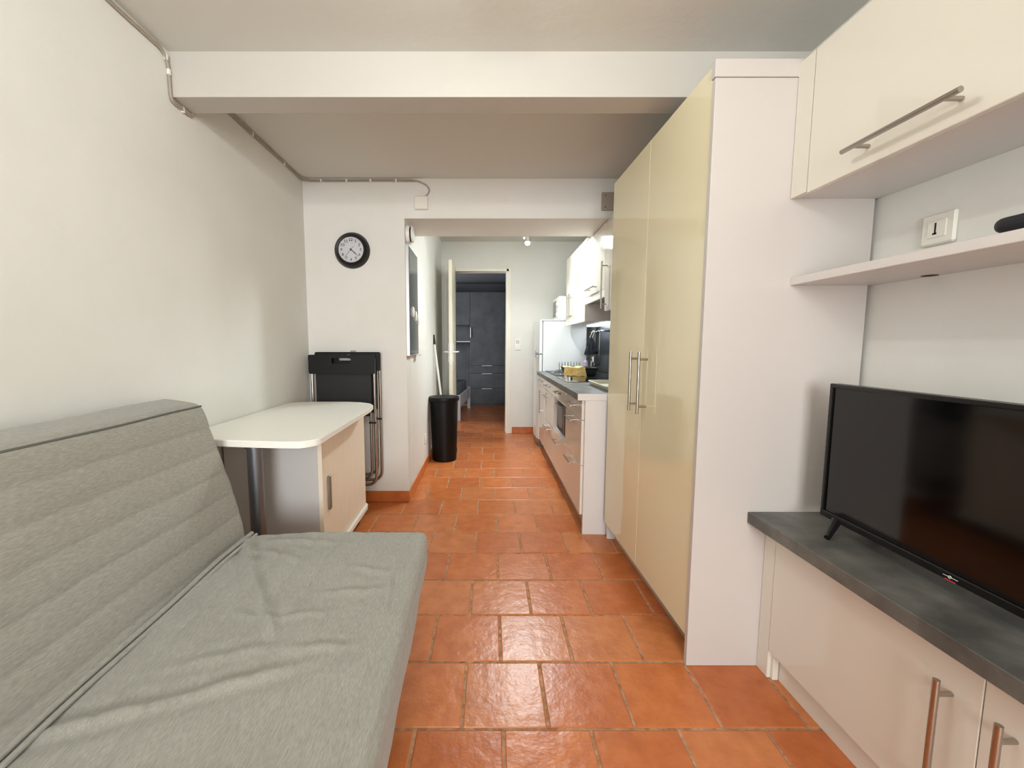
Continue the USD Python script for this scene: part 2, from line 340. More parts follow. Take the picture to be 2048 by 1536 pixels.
c2 = [(p[0] + (.0015 if p[0] < -1.1 else 0), p[1] - (.001 if p[1] > 2.8 else 0), p[2] - .0085) for p in c1[:20]]
part(cab, "cable_run", tube(round_path(c2, .04, 7), .0034, 8), "grey_cable")
for q in [(XL + .006, 1.30, ZC - .013), (XL + .006, 1.655, ZC - .03), (XL + .007, 1.664, 2.15), (XL + .006, 1.73, 2.05), (XL + .006, 1.95, ZC - .015), (XL + .006, 2.25, ZC - .016), (XL + .006, 2.60, ZC - .014)]:
    part(cab, "cable_clip", rb(q[0] - .006, q[0] + .006, q[1] - .006, q[1] + .006, q[2] - .013, q[2] + .009, .002), "white_plastic")
for x in (-1.05, -.88, -.72, -.55):
    part(cab, "cable_clip", rb(x - .006, x + .006, YB - .013, YB, ZC - .026, ZC - .004, .002), "white_plastic")
jb = thing("junction_box", "small square white junction box high over the passage opening", "junction box", (-.383, YB, 2.06))
part(jb, "lid", rb(-.428, -.338, YB - .028, YB, 2.022, 2.108, .005), "socket_white")
part(jb, "screw", xf(cyl((0, 0, 0), (0, 0, .003), .004, 10), TO_FACE_VIEWER, T(-.383, YB - .027, 2.065)), "white_plastic")
pl = thing("cover_plate", "taupe metal blanking plate screwed to the lintel beside the tall cupboard", "cover plate", (.868, YB, 2.018))
part(pl, "plate", rb(.824, .915, YB - .012, YB, 2.018, 2.137, .004), "taupe_metal")
for z in (2.04, 2.115): part(pl, "screw", xf(cyl((0, 0, 0), (0, 0, .003), .0035, 10), TO_FACE_VIEWER, T(.85, YB - .0115, z)), "ink")

# ------------------------------------------------------------------ sofa
def seg_dist(P, a, b):
    a, b = np.array(a), np.array(b); d = b - a; t = np.clip(((P - a) @ d) / (d @ d), 0, 1); return np.linalg.norm(P - a - t[:, None] * d, axis=1), t
SY0, SY1 = -0.80, 1.455
so = thing("sofa_bed", "grey fabric sofa bed with folded mattress against the left wall", "sofa bed", (-.55, .35, 0))
sx0, sx1 = -0.90, -0.185
m = rounded_grid_box(sx1 - sx0, SY1 - SY0, 0.145, 0.028, 0.0062)
V = np.array(m.vertices) + [(sx0 + sx1) / 2, (SY0 + SY1) / 2, 0.352]
topw = np.clip((V[:, 2] - .30) / .10, 0, 1)
botw = 1 - topw
XY = V[:, :2]
V[:, 2] += topw * (0.012 * np.sin(PI * np.clip((XY[:, 0] - sx0) / (sx1 - sx0), 0, 1)) + .018 * np.clip((XY[:, 1] - 1.0) / .45, 0, 1) ** 1.5 * np.clip((XY[:, 0] + .9) / .7, 0, 1))
V[:, 2] -= .035 * np.clip((1.25 - XY[:, 1]) / .6, 0, 1)
V[:, 2] += botw * (.045 * np.clip((XY[:, 1] - 1.05) / .4, 0, 1) ** 1.6) 
edge = .15 + .85 * np.clip((SY1 - XY[:, 1]) / .06, 0, 1)
stitch = (XY[:, 0] - sx0 + .012 * (meshkit.noise(np.c_[XY * 3, np.zeros(len(XY))]) - .5)) / 0.082
V[:, 2] -= topw * edge * .0036 * np.exp(-((stitch - np.round(stitch)) * .082 / .0052) ** 2)
V[:, 2] += topw * .011 * (meshkit.fbm(np.c_[XY * [5, 7], np.zeros(len(XY))], 3, 3) - .5)
folds = [((-.835, 1.43), (-.70, 1.22), .016, .013), ((-.70, 1.22), (-.55, 1.02), .013, .012), ((-.55, 1.02), (-.50, .95), .010, .011), ((-.53, 1.0), (-.40, 1.025), .005, .009), ((-.64, 1.03), (-.54, 1.0), .004, .009),
         ((-.86, .70), (-.62, .77), .010, .013), ((-.62, .77), (-.40, .86), .010, .012), ((-.26, 1.19), (-.245, 1.02), .010, .010), ((-.26, 1.19), (-.40, 1.22), .006, .010), ((-.45, 1.10), (-.25, 1.13), .006, .010), ((-.82, 1.25), (-.80, .98), .007, .012), ((-.80, 1.35), (-.55, 1.25), .008, .012), ((-.80, 1.40), (-.45, 1.36), .007, .012), ((-.70, .85), (-.45, .92), .005, .012), ((-.46, .90), (-.30, .92), .005, .010)]
V[:, 2] += topw * (.007 * (meshkit.fbm(np.c_[XY * [13, 6], np.zeros(len(XY))], 3, 12) - .5) * edge + .0009 * edge * np.cos(stitch * 2 * PI + PI))
for a, b, am, w in folds:
    d, t = seg_dist(XY, a, b); nrm = np.array([-(b[1] - a[1]), b[0] - a[0]]); nrm = nrm / np.linalg.norm(nrm)
    sd = (XY - np.array(a)) @ nrm; env = np.sin(PI * np.clip(t * .9 + .05, 0, 1)) ** .7 * np.exp(-(d / (2.6 * w)) ** 2)
    V[:, 2] += topw * am * env * np.cos(sd / w * 1.2 + .6) * .75
front = np.clip((XY[:, 0] + .24) / .05, 0, 1)
V[:, 0] += front * .007 * (meshkit.fbm(np.c_[V[:, 1] * 9, V[:, 2] * 22, V[:, 0] * 0], 3, 9) - .5)
zf = (V[:, 2] - .385) / .006; V[:, 0] -= front * .004 * np.exp(-zf ** 2)
seat = trimesh.Trimesh(V, m.faces, process=False)
part(so, "seat_mattress", seat, "fabric", smooth=True)
# backrest slab, built upright then tipped back
bt, bh = 0.135, 0.60
m = rounded_grid_box(bt, SY1 - SY0, bh, 0.022, 0.0062)
V = np.array(m.vertices)
fw = np.clip((V[:, 0]) / (bt / 2), 0, 1)
st = (V[:, 2] + .012 * (meshkit.noise(np.c_[V[:, 1] * 3, V[:, 2] * 3, V[:, 0] * 0], 5) - .5) - .22) / .082
edge = .25 + .75 * np.clip((bt * 0 + (SY1 - SY0) / 2 - np.abs(V[:, 1])) / .06, 0, 1)
V[:, 0] -= fw * (.0036 * np.exp(-((st - np.round(st)) * .082 / .0052) ** 2) - .0011 * np.cos(st * 2 * PI + PI)) * edge
V[:, 0] += fw * (.012 * np.cos(V[:, 2] / bh * PI) + .009 * (meshkit.fbm(np.c_[V[:, 1] * 4, V[:, 2] * 8, V[:, 0] * 0], 3, 4) - .5))
V[:, 2] += .006 * (meshkit.noise(np.c_[V[:, 1] * 4, V[:, 0] * 0, V[:, 0] * 0], 8) - .5) * (V[:, 2] > bh * .4)
V[:, 2] += np.clip((V[:, 2] - .12) / .18, 0, 1) ** 2 * .062 * np.clip((bt / 2 - V[:, 0]) / bt, 0, 1) ** .8
tilt = 14.5
BM = T(-.845, (SY0 + SY1) / 2, .405) @ R(-tilt, [0, 1, 0]) @ T(-bt / 2, 0, .517 - bh / 2)
part(so, "backrest", xf(trimesh.Trimesh(V, m.faces, process=False), BM), "fabric", smooth=True)
yy = np.linspace(SY0 + .02, SY1 - .012, 60) - (SY0 + SY1) / 2
zn = .006 * (meshkit.noise(np.c_[yy * 4, yy * 0, yy * 0], 8) - .5)
part(so, "piping", xf(tube(np.c_[np.full(60, bt / 2 - .006), yy, bh / 2 - .0015 + zn], .0032, 8), BM), "fabric_dark")
hem = np.c_[-.832 + .006 * np.sin(np.linspace(SY0, SY1 - .01, 80) * 6), np.linspace(SY0 + .02, SY1 - .005, 80), .437 - .035 * np.clip((1.25 - np.linspace(SY0, SY1, 80)) / .6, 0, 1) + .003 * np.sin(np.linspace(SY0, SY1, 80) * 11)]
part(so, "cover_hem", tube(hem, .007, 8), "fabric", smooth=60)
part(so, "cover_hem", tube(hem + [.016, 0, -.006], .006, 8), "fabric", smooth=60)
part(so, "frame", cat(rb(-.88, -.30, SY0 + .05, SY1 - .02, .17, .285, .006), rb(-.86, -.34, 1.425, 1.462, .24, .395, .006)), "frame_dark")
for x in (-.86, -.36):
    for y in (SY0 + .15, SY1 - .16): part(so, "leg", rb(x - .02, x + .02, y - .02, y + .02, 0, .19, .004), "frame_dark")

# ------------------------------------------------------------------ table on castors with cabinet
tb = thing("dining_table", "cream top table on castors with maple cabinet and grey tube leg", "table", (-.92, 2.0, 0))
top = Polygon([(XL + .004, 1.56), (-1.0, 1.525), (-.80, 1.50), (-.655, 1.49), (-.605, 1.54), (-.608, 1.9), (-.612, 2.33), (-.625, 2.43), (-.665, 2.505), (-.74, 2.555), (-.85, 2.58), (-1.0, 2.583), (XL + .004, 2.54)]).buffer(-.06).buffer(.06, quad_segs=12)
tp = cat(ext(top.buffer(-.003), .739, .742), ext(top, .742, .762), ext(top.buffer(-.003), .762, .765))
part(tb, "table_top", tp, "table_top")
part(tb, "side_panel", rb(-1.165, -.735, 1.845, 1.868, .11, .74), "silver_panel")
part(tb, "side_panel", rb(-1.165, -.735, 2.53, 2.552, .11, .74), "silver_panel")
part(tb, "back_panel", rb(-1.165, -1.15, 1.868, 2.53, .11, .74), "silver_panel")
dpath = part(tb, "door", rb(-.737, -.718, 1.852, 2.55, .113, .738), "maple")
part(tb, "edge_strip", rb(-.736, -.7165, 1.845, 1.852, .11, .74, .001), "maple")
part(dpath, "handle", rb(-.718, -.706, 1.905, 1.93, .335, .50, .003), "handle_grey")
part(tb, "base_plate", ext(rpoly([(-1.17, 1.82), (-.702, 1.82), (-.702, 2.585), (-1.17, 2.585)], .06), .085, .11), "table_top")
part(tb, "leg", cyl((-.922, 1.665, .0), (-.922, 1.665, .74), .0295, 28), "tube_grey")
part(tb, "leg_socket", lathe([(0, .70), (.036, .70), (.036, .7405), (0, .7405)], 28).apply_translation([-.922, 1.665, 0]), "tube_grey")
for x in (-1.11, -.76):
    for y in (1.9, 2.5):
        cp = part(tb, "castor", cat(cyl((x, y, .05), (x, y, .087), .016), cyl((x - .011, y, .03), (x + .011, y, .03), .029, 20)), "black_plastic")

# ------------------------------------------------------------------ folding chairs hung on the back wall
def folding_chair(label, loc, rotz):
    t = thing("folding_chair", label, "chair", loc, rotz, group=None)
    M = T(*loc) @ R(rotz, [0, 0, 1])
    w = .222
    bp = ext(rpoly([(-w, -.128), (w, -.128), (w + .002, 0), (-w - .002, 0)], .012).difference(rpoly([(-.065, -.058), (.065, -.058), (.065, -.022), (-.065, -.022)], .006)), 0, .016)
    part(t, "backrest", xf(bp, TO_FACE_VIEWER, T(0, -.008, 0)), "black_backrest", M)
    sp = ext(rpoly([(-w + .034, -.42), (w - .034, -.42), (w - .034, -.10), (-w + .034, -.10)], .02), -.026, -.008)
    part(t, "seat", xf(sp, TO_FACE_VIEWER), "black_seat", M)
    for nm, yoff, ww, zb, zt in (("frame_tube", .0055, w - .010, -.90, -.02), ("frame_tube", .0105, w - .040, -.86, -.395)):
        part(t, nm, tube(round_path([(-ww, yoff, zt), (-ww, yoff, zb), (ww, yoff, zb), (ww, yoff, zt)], .07, 9), .0095, 12), "steel_brushed", M)
    for sx in (-1, 1):
        part(t, "pivot_bolt", cyl((sx * (w - .045), -.02, -.46), (sx * (w + .004), -.02, -.46), .005, 10), "ink", M)
    return t
c0 = folding_chair("black folding chair hung in front, nearest to the viewer of the hanging pair", (-.917, 2.782, 1.055), -1.5)
dup(c0, (-.893, 2.838, 1.072), -0.8, "black folding chair hung behind the other one, flat against the wall")
hk = thing("wall_hook", "small pale wall hook carrying the folded chairs", "hook", (-.87, YB, 1.03))
part(hk, "hook_arm", tube(round_path([(-.87, YB, 1.035), (-.87, 2.775, 1.035), (-.87, 2.768, 1.052)], .01), .006, 10), "chrome")
part(hk, "hook_tip", rb(-.882, -.858, 2.760, 2.772, 1.038, 1.056, .003), "white_plastic")
part(hk, "hook_plate", rb(-.89, -.85, YB - .005, YB, 1.0, 1.082, .002), "taupe_metal")

# ------------------------------------------------------------------ wall clock
ck = thing("wall_clock", "round wall clock with wide black rim and white numbered face", "clock", (-.855, YB, 1.757))
CM = T(-.855, YB, 1.757) @ TO_FACE_VIEWER        # local z = towards the room
part(ck, "rim", lathe([(.0, 0), (.119, 0), (.120, .008), (.113, .026), (.104, .042), (.096, .047), (.089, .044), (.084, .034), (.0, .034)], 64), "black_plastic", CM, smooth=35)
part(ck, "face", lathe([(0, .034), (.0835, .034), (.0835, .0355), (0, .0355)], 48), "clock_face", CM)
for k in range(1, 13):
    tm = meshkit.text_mesh(str(k), .0160, .0006, True); b = tm.bounds; tm.apply_translation([-(b[0][0] + b[1][0]) / 2, -(b[0][1] + b[1][1]) / 2, 0])
    a = math.radians(90 - 30 * k); part(ck, "numeral", xf(tm, T(.064 * math.cos(a), .064 * math.sin(a), .0354)), "ink", CM, smooth=False)
def hand(deg, l0, l1, w0, w1, z):
    m = ext([(-w0, -l0), (w0, -l0), (w1, l1), (-w1, l1)], z, z + .0008); return xf(m, R(-deg, [0, 0, 1]))
part(ck, "hour_hand", cat(hand(131, .008, .044, .0026, .0020, .0375), hand(131, -.03, .041, .004, .001, .0375)), "ink", CM, smooth=False)
part(ck, "minute_hand", hand(132.5, .008, .066, .0018, .0009, .0388), "ink", CM, smooth=False)
part(ck, "second_hand", hand(220, .024, .074, .0009, .0005, .040), "ink", CM, smooth=False)
part(ck, "hand_pin", lathe([(0, .0355), (.0055, .0355), (.0055, .042), (0, .042)], 16), "ink", CM)
part(ck, "glass", lathe([(0, .043), (.088, .043), (.088, .0445), (0, .0445)], 48), "pane", CM)

# ------------------------------------------------------------------ passage wall: board, alarm, socket, bin, broom
bd = thing("memo_board", "grey glass memo board with slim frame on the passage wall", "board", (-.49, 3.08, 1.04))
part(bd, "frame", rb(-.506, -.476, 2.885, 3.275, 1.043, 1.80, .002), "alu")
part(bd, "glass_panel", rb(-.4765, -.4735, 2.892, 3.268, 1.05, 1.793, .001), "glass_board")
part(bd, "pen_tray", rb(-.476, -.450, 3.16, 3.27, 1.040, 1.052, .003), "white_plastic")
for i, (y, z) in enumerate([(3.01, 1.357), (3.135, 1.335), (3.245, 1.315)]):
    mg = xf(lathe([(0, 0), (.020, 0), (.020, .006), (.014, .012), (0, .013)], 24), R(90, [0, 1, 0]), T(-.4735, y, z)); mg.apply_transform(T(0, y, z) @ np.diag([1, 1, 1.9, 1]) @ T(0, -y, -z))
    single("magnet", mg, "white_plastic", ["white oval magnet on the memo board, nearest to the corner", "white oval magnet on the memo board, middle of three", "white oval magnet on the memo board, furthest along"][i], "magnet", group="magnets on the memo board")
al = thing("alarm_sounder", "round white alarm sounder on the passage wall above the board", "alarm", (-.50, 2.948, 1.88))
AM = T(-.4985, 2.948, 1.882) @ R(90, [0, 1, 0])
part(al, "body", lathe([(0, 0), (.060, 0), (.062, .012), (.058, .026), (0, .026)], 40), "white_plastic", AM)
part(al, "grille", lathe([(0, .026), (.050, .026), (.050, .036), (0, .036)], 40), "ink", AM)
part(al, "cap", lathe([(0, .036), (.056, .036), (.050, .048), (0, .052)], 40), "white_plastic", AM)
sk = thing("wall_socket", "small white wall socket low on the passage wall by the bin", "socket", (-.48, 3.68, .23))
part(sk, "plate", rb(-.4845, -.474, 3.645, 3.725, .235, .315, .004), "white_plastic")
part(sk, "well", xf(lathe([(0, 0), (.022, 0), (.022, .003), (0, .003)], 20), R(90, [0, 1, 0]), T(-.4745, 3.685, .275)), "socket_white")
bn = thing("waste_bin", "tall tapered black bin with lid by the passage wall", "bin", (-.335, 3.975, 0))
part(bn, "body", lathe([(0, 0), (.112, 0), (.117, .006), (.119, .03), (.136, .585), (.133, .588), (0, .588)], 48).apply_translation([-.335, 3.975, 0]), "black_satin")
part(bn, "lid", lathe([(0, .588), (.147, .588), (.149, .594), (.149, .615), (.145, .622), (.12, .626), (0, .628)], 48).apply_translation([-.335, 3.975, 0]), "black_satin")
a, b = np.array([-.472, 4.33, 1.225]), np.array([-.325, 4.24, .06]); d = (b - a) / np.linalg.norm(b - a)
br = thing("broom", "broom with white stick leaning on the wall behind the bin", "broom", (-.32, 4.24, 0))
part(br, "stick", cyl(a + d * .09, b, .0115, 16), "white_plastic")
part(br, "grip", cyl(a, a + d * .1, .0135, 16), "black_plastic")
part(br, "brush_head", rb(-.42, -.23, 4.215, 4.265, .045, .085, .008), "black_plastic")
part(br, "bristles", ext([(-.425, 4.21), (-.225, 4.21), (-.225, 4.27), (-.425, 4.27)], 0, .046), "cloth_dark")
sw = thing("light_switch", "white double light switch plate beside the bedroom door", "switch", (.49, YF, 1.08))
part(sw, "plate", rb(.452, .530, YF - .010, YF, 1.055, 1.205, .004), "white_plastic")
part(sw, "rocker", rb(.469, .513, YF - .014, YF - .009, 1.075, 1.115, .003), "white_plastic")
for k in range(4): part(sw, "socket_slot", rb(.469 + k * .011, .474 + k * .011, YF - .0115, YF - .0095, 1.135, 1.18, .0005), "taupe_metal")

# ------------------------------------------------------------------ tall cupboard
tc = thing("tall_cupboard", "floor to beam cupboard with cream gloss doors and white side panel", "cupboard", (.99, 1.85, 0))
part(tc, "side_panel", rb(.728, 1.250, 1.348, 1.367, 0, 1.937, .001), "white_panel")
part(tc, "side_panel", rb(.745, 1.250, 2.296, 2.315, 0, 1.985, .001), "white_laminate")
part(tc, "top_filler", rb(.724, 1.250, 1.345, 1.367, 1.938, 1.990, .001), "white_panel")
part(tc, "carcass", cat(bx(.752, 1.25, 1.367, 2.296, .10, .118), bx(.752, 1.25, 1.367, 2.296, 1.965, 1.983), bx(1.24, 1.25, 1.367, 2.296, .1, 1.98)), "white_laminate", smooth=False)
part(tc, "plinth", bx(.79, .805, 1.367, 2.296, 0, .10), "plinth_grey", smooth=False)
for (ya, yb, hy) in ((1.371, 1.8345, 1.785), (1.8375, 2.312, 1.884)):
    dp = part(tc, "door", rb(.731, .750, ya, yb, .098, 1.985, .0015), "cream_gloss")
    part(dp, "handle", bar_handle("z", (.731, hy, .955), .27, (-1, 0, 0), .038, .0062, .032), "steel_brushed")

# ------------------------------------------------------------------ right side: wall cabinet, shelf, bench
wc = thing("wall_cabinet", "ivory gloss flap-door wall cabinet hung above the television shelf", "wall cabinet", (1.12, .5, 1.575))
part(wc, "carcass", cat(bx(1.000, 1.2615, -.35, 1.3477, 1.579, 1.60), bx(1.000, 1.260, -.35, 1.345, 1.955, 1.973), bx(1.0, 1.26, 1.327, 1.345, 1.582, 1.973), bx(1.0, 1.26, -.35, -.332, 1.582, 1.973), bx(1.25, 1.26, -.35, 1.345, 1.582, 1.973)), "white_laminate", smooth=False)
part(wc, "filler", rb(.981, 1.001, 1.284, 1.347, 1.577, 1.976, .001), "ivory_gloss")
for ya, yb in ((.60, 1.281), (-.35, .597)):
    dp = part(wc, "door", rb(.980, .998, ya, yb, 1.572, 1.976, .0015), "ivory_gloss")
    part(dp, "handle", bar_handle("y", (.980, .987 if ya > 0 else .12, 1.617), .265, (-1, 0, 0), .040, .0062, .032), "steel_brushed")
sh = thing("shelf", "long pale grey shelf board under the wall cabinet", "shelf", (1.13, .5, 1.31))
part(sh, "board", rb(1.000, 1.262, -.35, 1.348, 1.310, 1.334, .0015), "white_laminate")
part(sh, "cable_hole", xf(lathe([(0, 0), (.017, 0), (.017, .0015), (0, .0015)], 20), T(1.238, 1.155, 1.3088)), "hole_brown")
ph = thing("phone_socket", "square white telephone socket on the wall above the shelf", "socket", (XR, 1.16, 1.39))
part(ph, "plate", rb(XR - .011, XR, 1.118, 1.202, 1.394, 1.478, .005), "socket_white")
part(ph, "insert", rb(XR - .0135, XR - .010, 1.137, 1.183, 1.413, 1.459, .001), "socket_white")
part(ph, "slot", cat(bx(XR - .0142, XR - .0130, 1.1605, 1.1645, 1.422, 1.452), bx(XR - .0142, XR - .0130, 1.1585, 1.1685, 1.421, 1.4255)), "ink", smooth=False)
ro = thing("set_top_box", "dark rounded set-top box lying on the shelf", "set-top box", (1.08, .80, 1.334))
part(ro, "casing", xf(rounded_grid_box(.130, .185, .030, .0146, .006), T(1.070, .745, 1.3505)), "router_dark", smooth=True)
[part(ro, "foot", bx(x - .006, x + .006, y - .006, y + .006, 1.334, 1.336), "ink", smooth=False) for x in (1.035, 1.105) for y in (.68, .81)]

bc = thing("bench_cabinet", "low ivory gloss cabinet under the dark television top", "cabinet", (1.1, .5, 0))
part(bc, "end_filler", rb(.974, .992, 1.296, 1.347, 0, .5205, .001), "ivory_gloss")
part(bc, "return_panel", rb(.985, 1.004, 1.284, 1.296, 0, .098, .001), "ivory_gloss")
part(bc, "carcass", cat(bx(.992, 1.26, 1.328, 1.346, .10, .5205), bx(.992, 1.26, -.4, 1.328, .10, .118), bx(1.25, 1.26, -.4, 1.328, .1, .5205), bx(.992, 1.26, .725, .743, .1, .5205)), "white_laminate", smooth=False)
part(bc, "plinth", bx(1.006, 1.02, -.4, 1.296, 0, .10), "ivory_gloss", smooth=False)
for ya, yb, hy in ((.7348, 1.2945, .785), (.172, .7335, .683), (-.395, .1707, -.34)):
    dp = part(bc, "door", rb(.973, .991, ya, yb, .098, .517, .0015), "ivory_gloss")
    part(dp, "handle", bar_handle("z", (.973, hy, .292), .29, (-1, 0, 0), .034, .0062, .032), "steel_brushed")
single("bench_worktop", rb(.910, 1.261, -.42, 1.347, .521, .559, .0015), "dark_laminate", "dark grey stone-look top carrying the television", "worktop")

# television
ta = 2.0
TM = T(1.045, .87, 0) @ R(-ta, [0, 0, 1])       # local: screen faces -x, y along
tv = thing("television", "flat black television standing on the dark bench top", "television", (1.07, .87, .559), -ta)
part(tv, "housing", cat(rb(.012, .035, -.366, .366, .598, 1.005, .004), rb(.035, .075, -.28, .28, .63, .90, .012)), "tv_plastic", TM)
part(tv, "bezel", cat(rb(.0, .014, -.366, .366, .598, .617, .002), rb(.0, .014, -.366, .366, .993, 1.005, .002), rb(.0, .014, -.366, -.356, .598, 1.005, .002), rb(.0, .014, .356, .366, .598, 1.005, .002)), "tv_plastic", TM)
part(tv, "screen", rb(.006, .013, -.357, .357, .616, .994, .0005), "screen", TM)
for yy_ in (.235, -.235):
    s_ = 1 if yy_ > 0 else -1
    part(tv, "foot", cat(tube([(.018, yy_ + .085 * s_, .606), (-.050, yy_ + .035 * s_, .5675)], [.014, .008], 10), tube([(.035, yy_ + .085 * s_, .606), (.10, yy_ + .035 * s_, .5675)], [.014, .008], 10)), "tv_plastic", TM)
lg = cat(rb(-.0012, .0002, -.016, -.003, .6070, .6082, .0002), rb(-.0012, .0002, .003, .014, .6070, .6082, .0002), xf(trimesh.creation.annulus(.0021, .0034, .0012), R(90, [0, 1, 0]), T(-.0006, 0, .6076)), bx(-.0012, .0002, -.0007, .0007, .6068, .6084))
part(tv, "badge", lg, "logo_white", TM, smooth=False)
part(tv, "sticker", rb(-.001, .0002, -.012, .010, .5985, .6012, .0002), "red_sticker", TM)

# ------------------------------------------------------------------ kitchen base run (frame KM)
def kthing(name, label, category, x, y, z=0, **k):
    p = KM @ np.array([x, y, z, 1.0]); return thing(name, label, category, tuple(p[:3]), KROT, **k)
FX = .030                                   # door fronts
def front(t, y0, y1, z0, z1, name="drawer", hz=None, hl=.16, x=FX, handle=True, vertical=None):
    p = part(t, name, rb(x, x + .019, y0 + .0015, y1 - .0015, z0, z1, .0012), "ivory_gloss", KM)
    if vertical is not None: part(p, "handle", bar_handle("z", (x, vertical, (hz[0] + hz[1]) / 2), hz[1] - hz[0], (-1, 0, 0), .034, .0055, .03), "steel_brushed", KM)
    elif handle: part(p, "handle", bar_handle("y", (x, (y0 + y1) / 2, hz if hz else z1 - .03), hl, (-1, 0, 0), .034, .0055, .025), "steel_brushed", KM)
    return p
def carcass(t, y0, y1, z1=.801):
    part(t, "carcass", cat(bx(FX + .02, .62, y0, y0 + .016, .12, z1), bx(FX + .02, .62, y1 - .016, y1, .12, z1), bx(FX + .02, .62, y0, y1, .12, .136), bx(.605, .62, y0, y1, .12, z1)), "white_laminate", KM, smooth=False)
    part(t, "plinth", bx(.080, .095, y0, y1, 0, .12), "plinth_grey", KM, smooth=False)
A = kthing("drawer_cabinet", "three-drawer kitchen base unit nearest the tall cupboard with white end panel", "kitchen cabinet", .3, .27)
part(A, "end_panel", rb(.044, .63, .0, .021, 0, .801, .001), "white_laminate", KM)
carcass(A, .021, .53)
front(A, .024, .53, .682, .798, hz=.745, hl=.19); front(A, .024, .53, .412, .679, hz=.652, hl=.19); front(A, .024, .53, .112, .409, hz=.380, hl=.19)
B = kthing("oven_cabinet", "base unit with small black oven set in its open niche", "kitchen cabinet", .3, .8)
carcass(B, .53, 1.07)
front(B, .53, 1.07, .697, .798, hz=.755, hl=.19); front(B, .53, 1.07, .112, .428, hz=.372, hl=.19)
part(B, "niche", cat(bx(FX + .004, .55, .532, .55, .43, .695), bx(FX + .004, .55, 1.05, 1.068, .43, .695), bx(FX + .004, .55, .55, 1.05, .43, .444), bx(FX + .004, .55, .55, 1.05, .683, .695)), "white_laminate", KM, smooth=False)
ov = kthing("mini_oven", "small black oven with grey glass door in the kitchen niche", "oven", .2, .8, .444)
part(ov, "housing", rb(.056, .40, .57, .965, .452, .670, .004), "black_plastic", KM)
od = part(ov, "oven_door", rb(.044, .057, .69, .96, .456, .666, .003), "black_plastic", KM)
part(od, "window", rb(.0425, .0445, .715, .935, .480, .640, .0006), "oven_grey", KM)
part(ov, "trim_strip", rb(.043, .057, .674, .688, .454, .668, .002), "silver_paint", KM)
part(ov, "control_panel", rb(.043, .057, .572, .672, .454, .668, .003), "black_plastic", KM)
part(ov, "door_handle", bar_handle("y", (.044, .825, .653), .22, (-1, 0, 0), .018, .004, .02), "steel_brushed", KM)
[part(ov, "foot", cyl((x, y, .444), (x, y, .453), .01), "black_plastic", KM) for y in (.6, .93) for x in (.08, .37)]
Cc = kthing("drawer_cabinet", "kitchen base drawer unit beyond the oven niche", "kitchen cabinet", .3, 1.36)
carcass(Cc, 1.07, 1.65)
front(Cc, 1.07, 1.65, .697, .798, hz=.752, hl=.24); front(Cc, 1.07, 1.65, .412, .694, hz=.655, hl=.24); front(Cc, 1.07, 1.65, .112, .409, hz=.372, hl=.24)
D = kthing("door_cabinet", "narrow kitchen base unit with upright handle next to the fridge", "kitchen cabinet", .3, 1.87)
carcass(D, 1.65, 2.06)
front(D, 1.65, 2.057, .697, .798, hz=.755, hl=.20); front(D, 1.65, 2.057, .112, .694, name="door", vertical=1.78, hz=(.43, .665))
wt = kthing("kitchen_worktop", "dark grey kitchen worktop with white near end", "worktop", .3, 1.0, .801)
part(wt, "slab", rb(.0, .634, .004, 2.08, .8015, .840, .0012), "dark_laminate", KM)
part(wt, "end_strip", rb(.0, .634, .0, .004, .8015, .840, .0005), "white_laminate", KM)
sp = kthing("splashback", "dark slate-look splashback panel behind the worktop", "splashback", .63, 1.0, .84)
part(sp, "panel", rb(.624, .634, .0, 2.10, .840, 1.318, .001), "splash", KM)

# things on the worktop
sn = kthing("sink", "black composite sink with ribbed drainer let into the worktop", "sink", .35, 1.75, .84)
hole = rpoly([(.14, 1.40), (.50, 1.40), (.50, 1.68), (.14, 1.68)], .03)
part(sn, "rim", ext(rpoly([(.09, 1.36), (.58, 1.36), (.58, 2.06), (.09, 2.06)], .02), .840, .8455), "granite_black", KM)
part(sn, "bowl", ext(hole, .8440, .8462), "hob_glass", KM, label="flat dark plate in place of a recessed bowl")  # flat darker plate stands in for the hollow of the bowl
for k in range(7): part(sn, "drainer_rib", rb(.16 + k * .055, .172 + k * .055, 1.74, 2.03, .8455, .8485, .001), "granite_black", KM)
part(sn, "waste_knob", xf(lathe([(0, 0), (.022, 0), (.022, .006), (.012, .010), (0, .011)], 20), T(.125, 1.72, .8455)), "chrome", KM)
tp_ = kthing("kitchen_tap", "tall chrome mixer tap at the back of the sink", "tap", .53, 1.85, .845)
part(tp_, "column", cat(cyl((.53, 1.85, .8455), (.53, 1.85, .90), .022), tube(round_path([(.53, 1.85, .90), (.53, 1.85, .995), (.50, 1.68, 1.0), (.495, 1.66, .95)], .05, 9), .012)), "chrome", KM)
part(tp_, "lever", tube([(.545, 1.85, .90), (.60, 1.80, .935)], .006), "utensil_black", KM)
hb = kthing("hob", "two-plate glass hob with steel rim and two chrome knobs", "hob", .35, 1.0, .84)
part(hb, "rim", rb(.075, .585, .74, 1.24, .840, .8455, .002), "steel_brushed", KM)
part(hb, "glass_plate", rb(.165, .575, .75, 1.23, .8455, .8475, .0008), "hob_glass", KM)
for y in (.90, 1.04): part(hb, "knob", lathe([(0, 0), (.021, 0), (.020, .022), (.017, .026), (0, .026)], 24).apply_translation([.125, y, .8455]), "chrome", KM)
for x, y in ((.44, .9), (.30, 1.09)): part(hb, "heating_ring", xf(trimesh.creation.annulus(.082, .084, .0004), T(x, y, .8477)), "oven_grey", KM)
pn = kthing("roasting_dish", "black tapered roasting dish standing across the sink", "dish", .35, 1.36, .846)
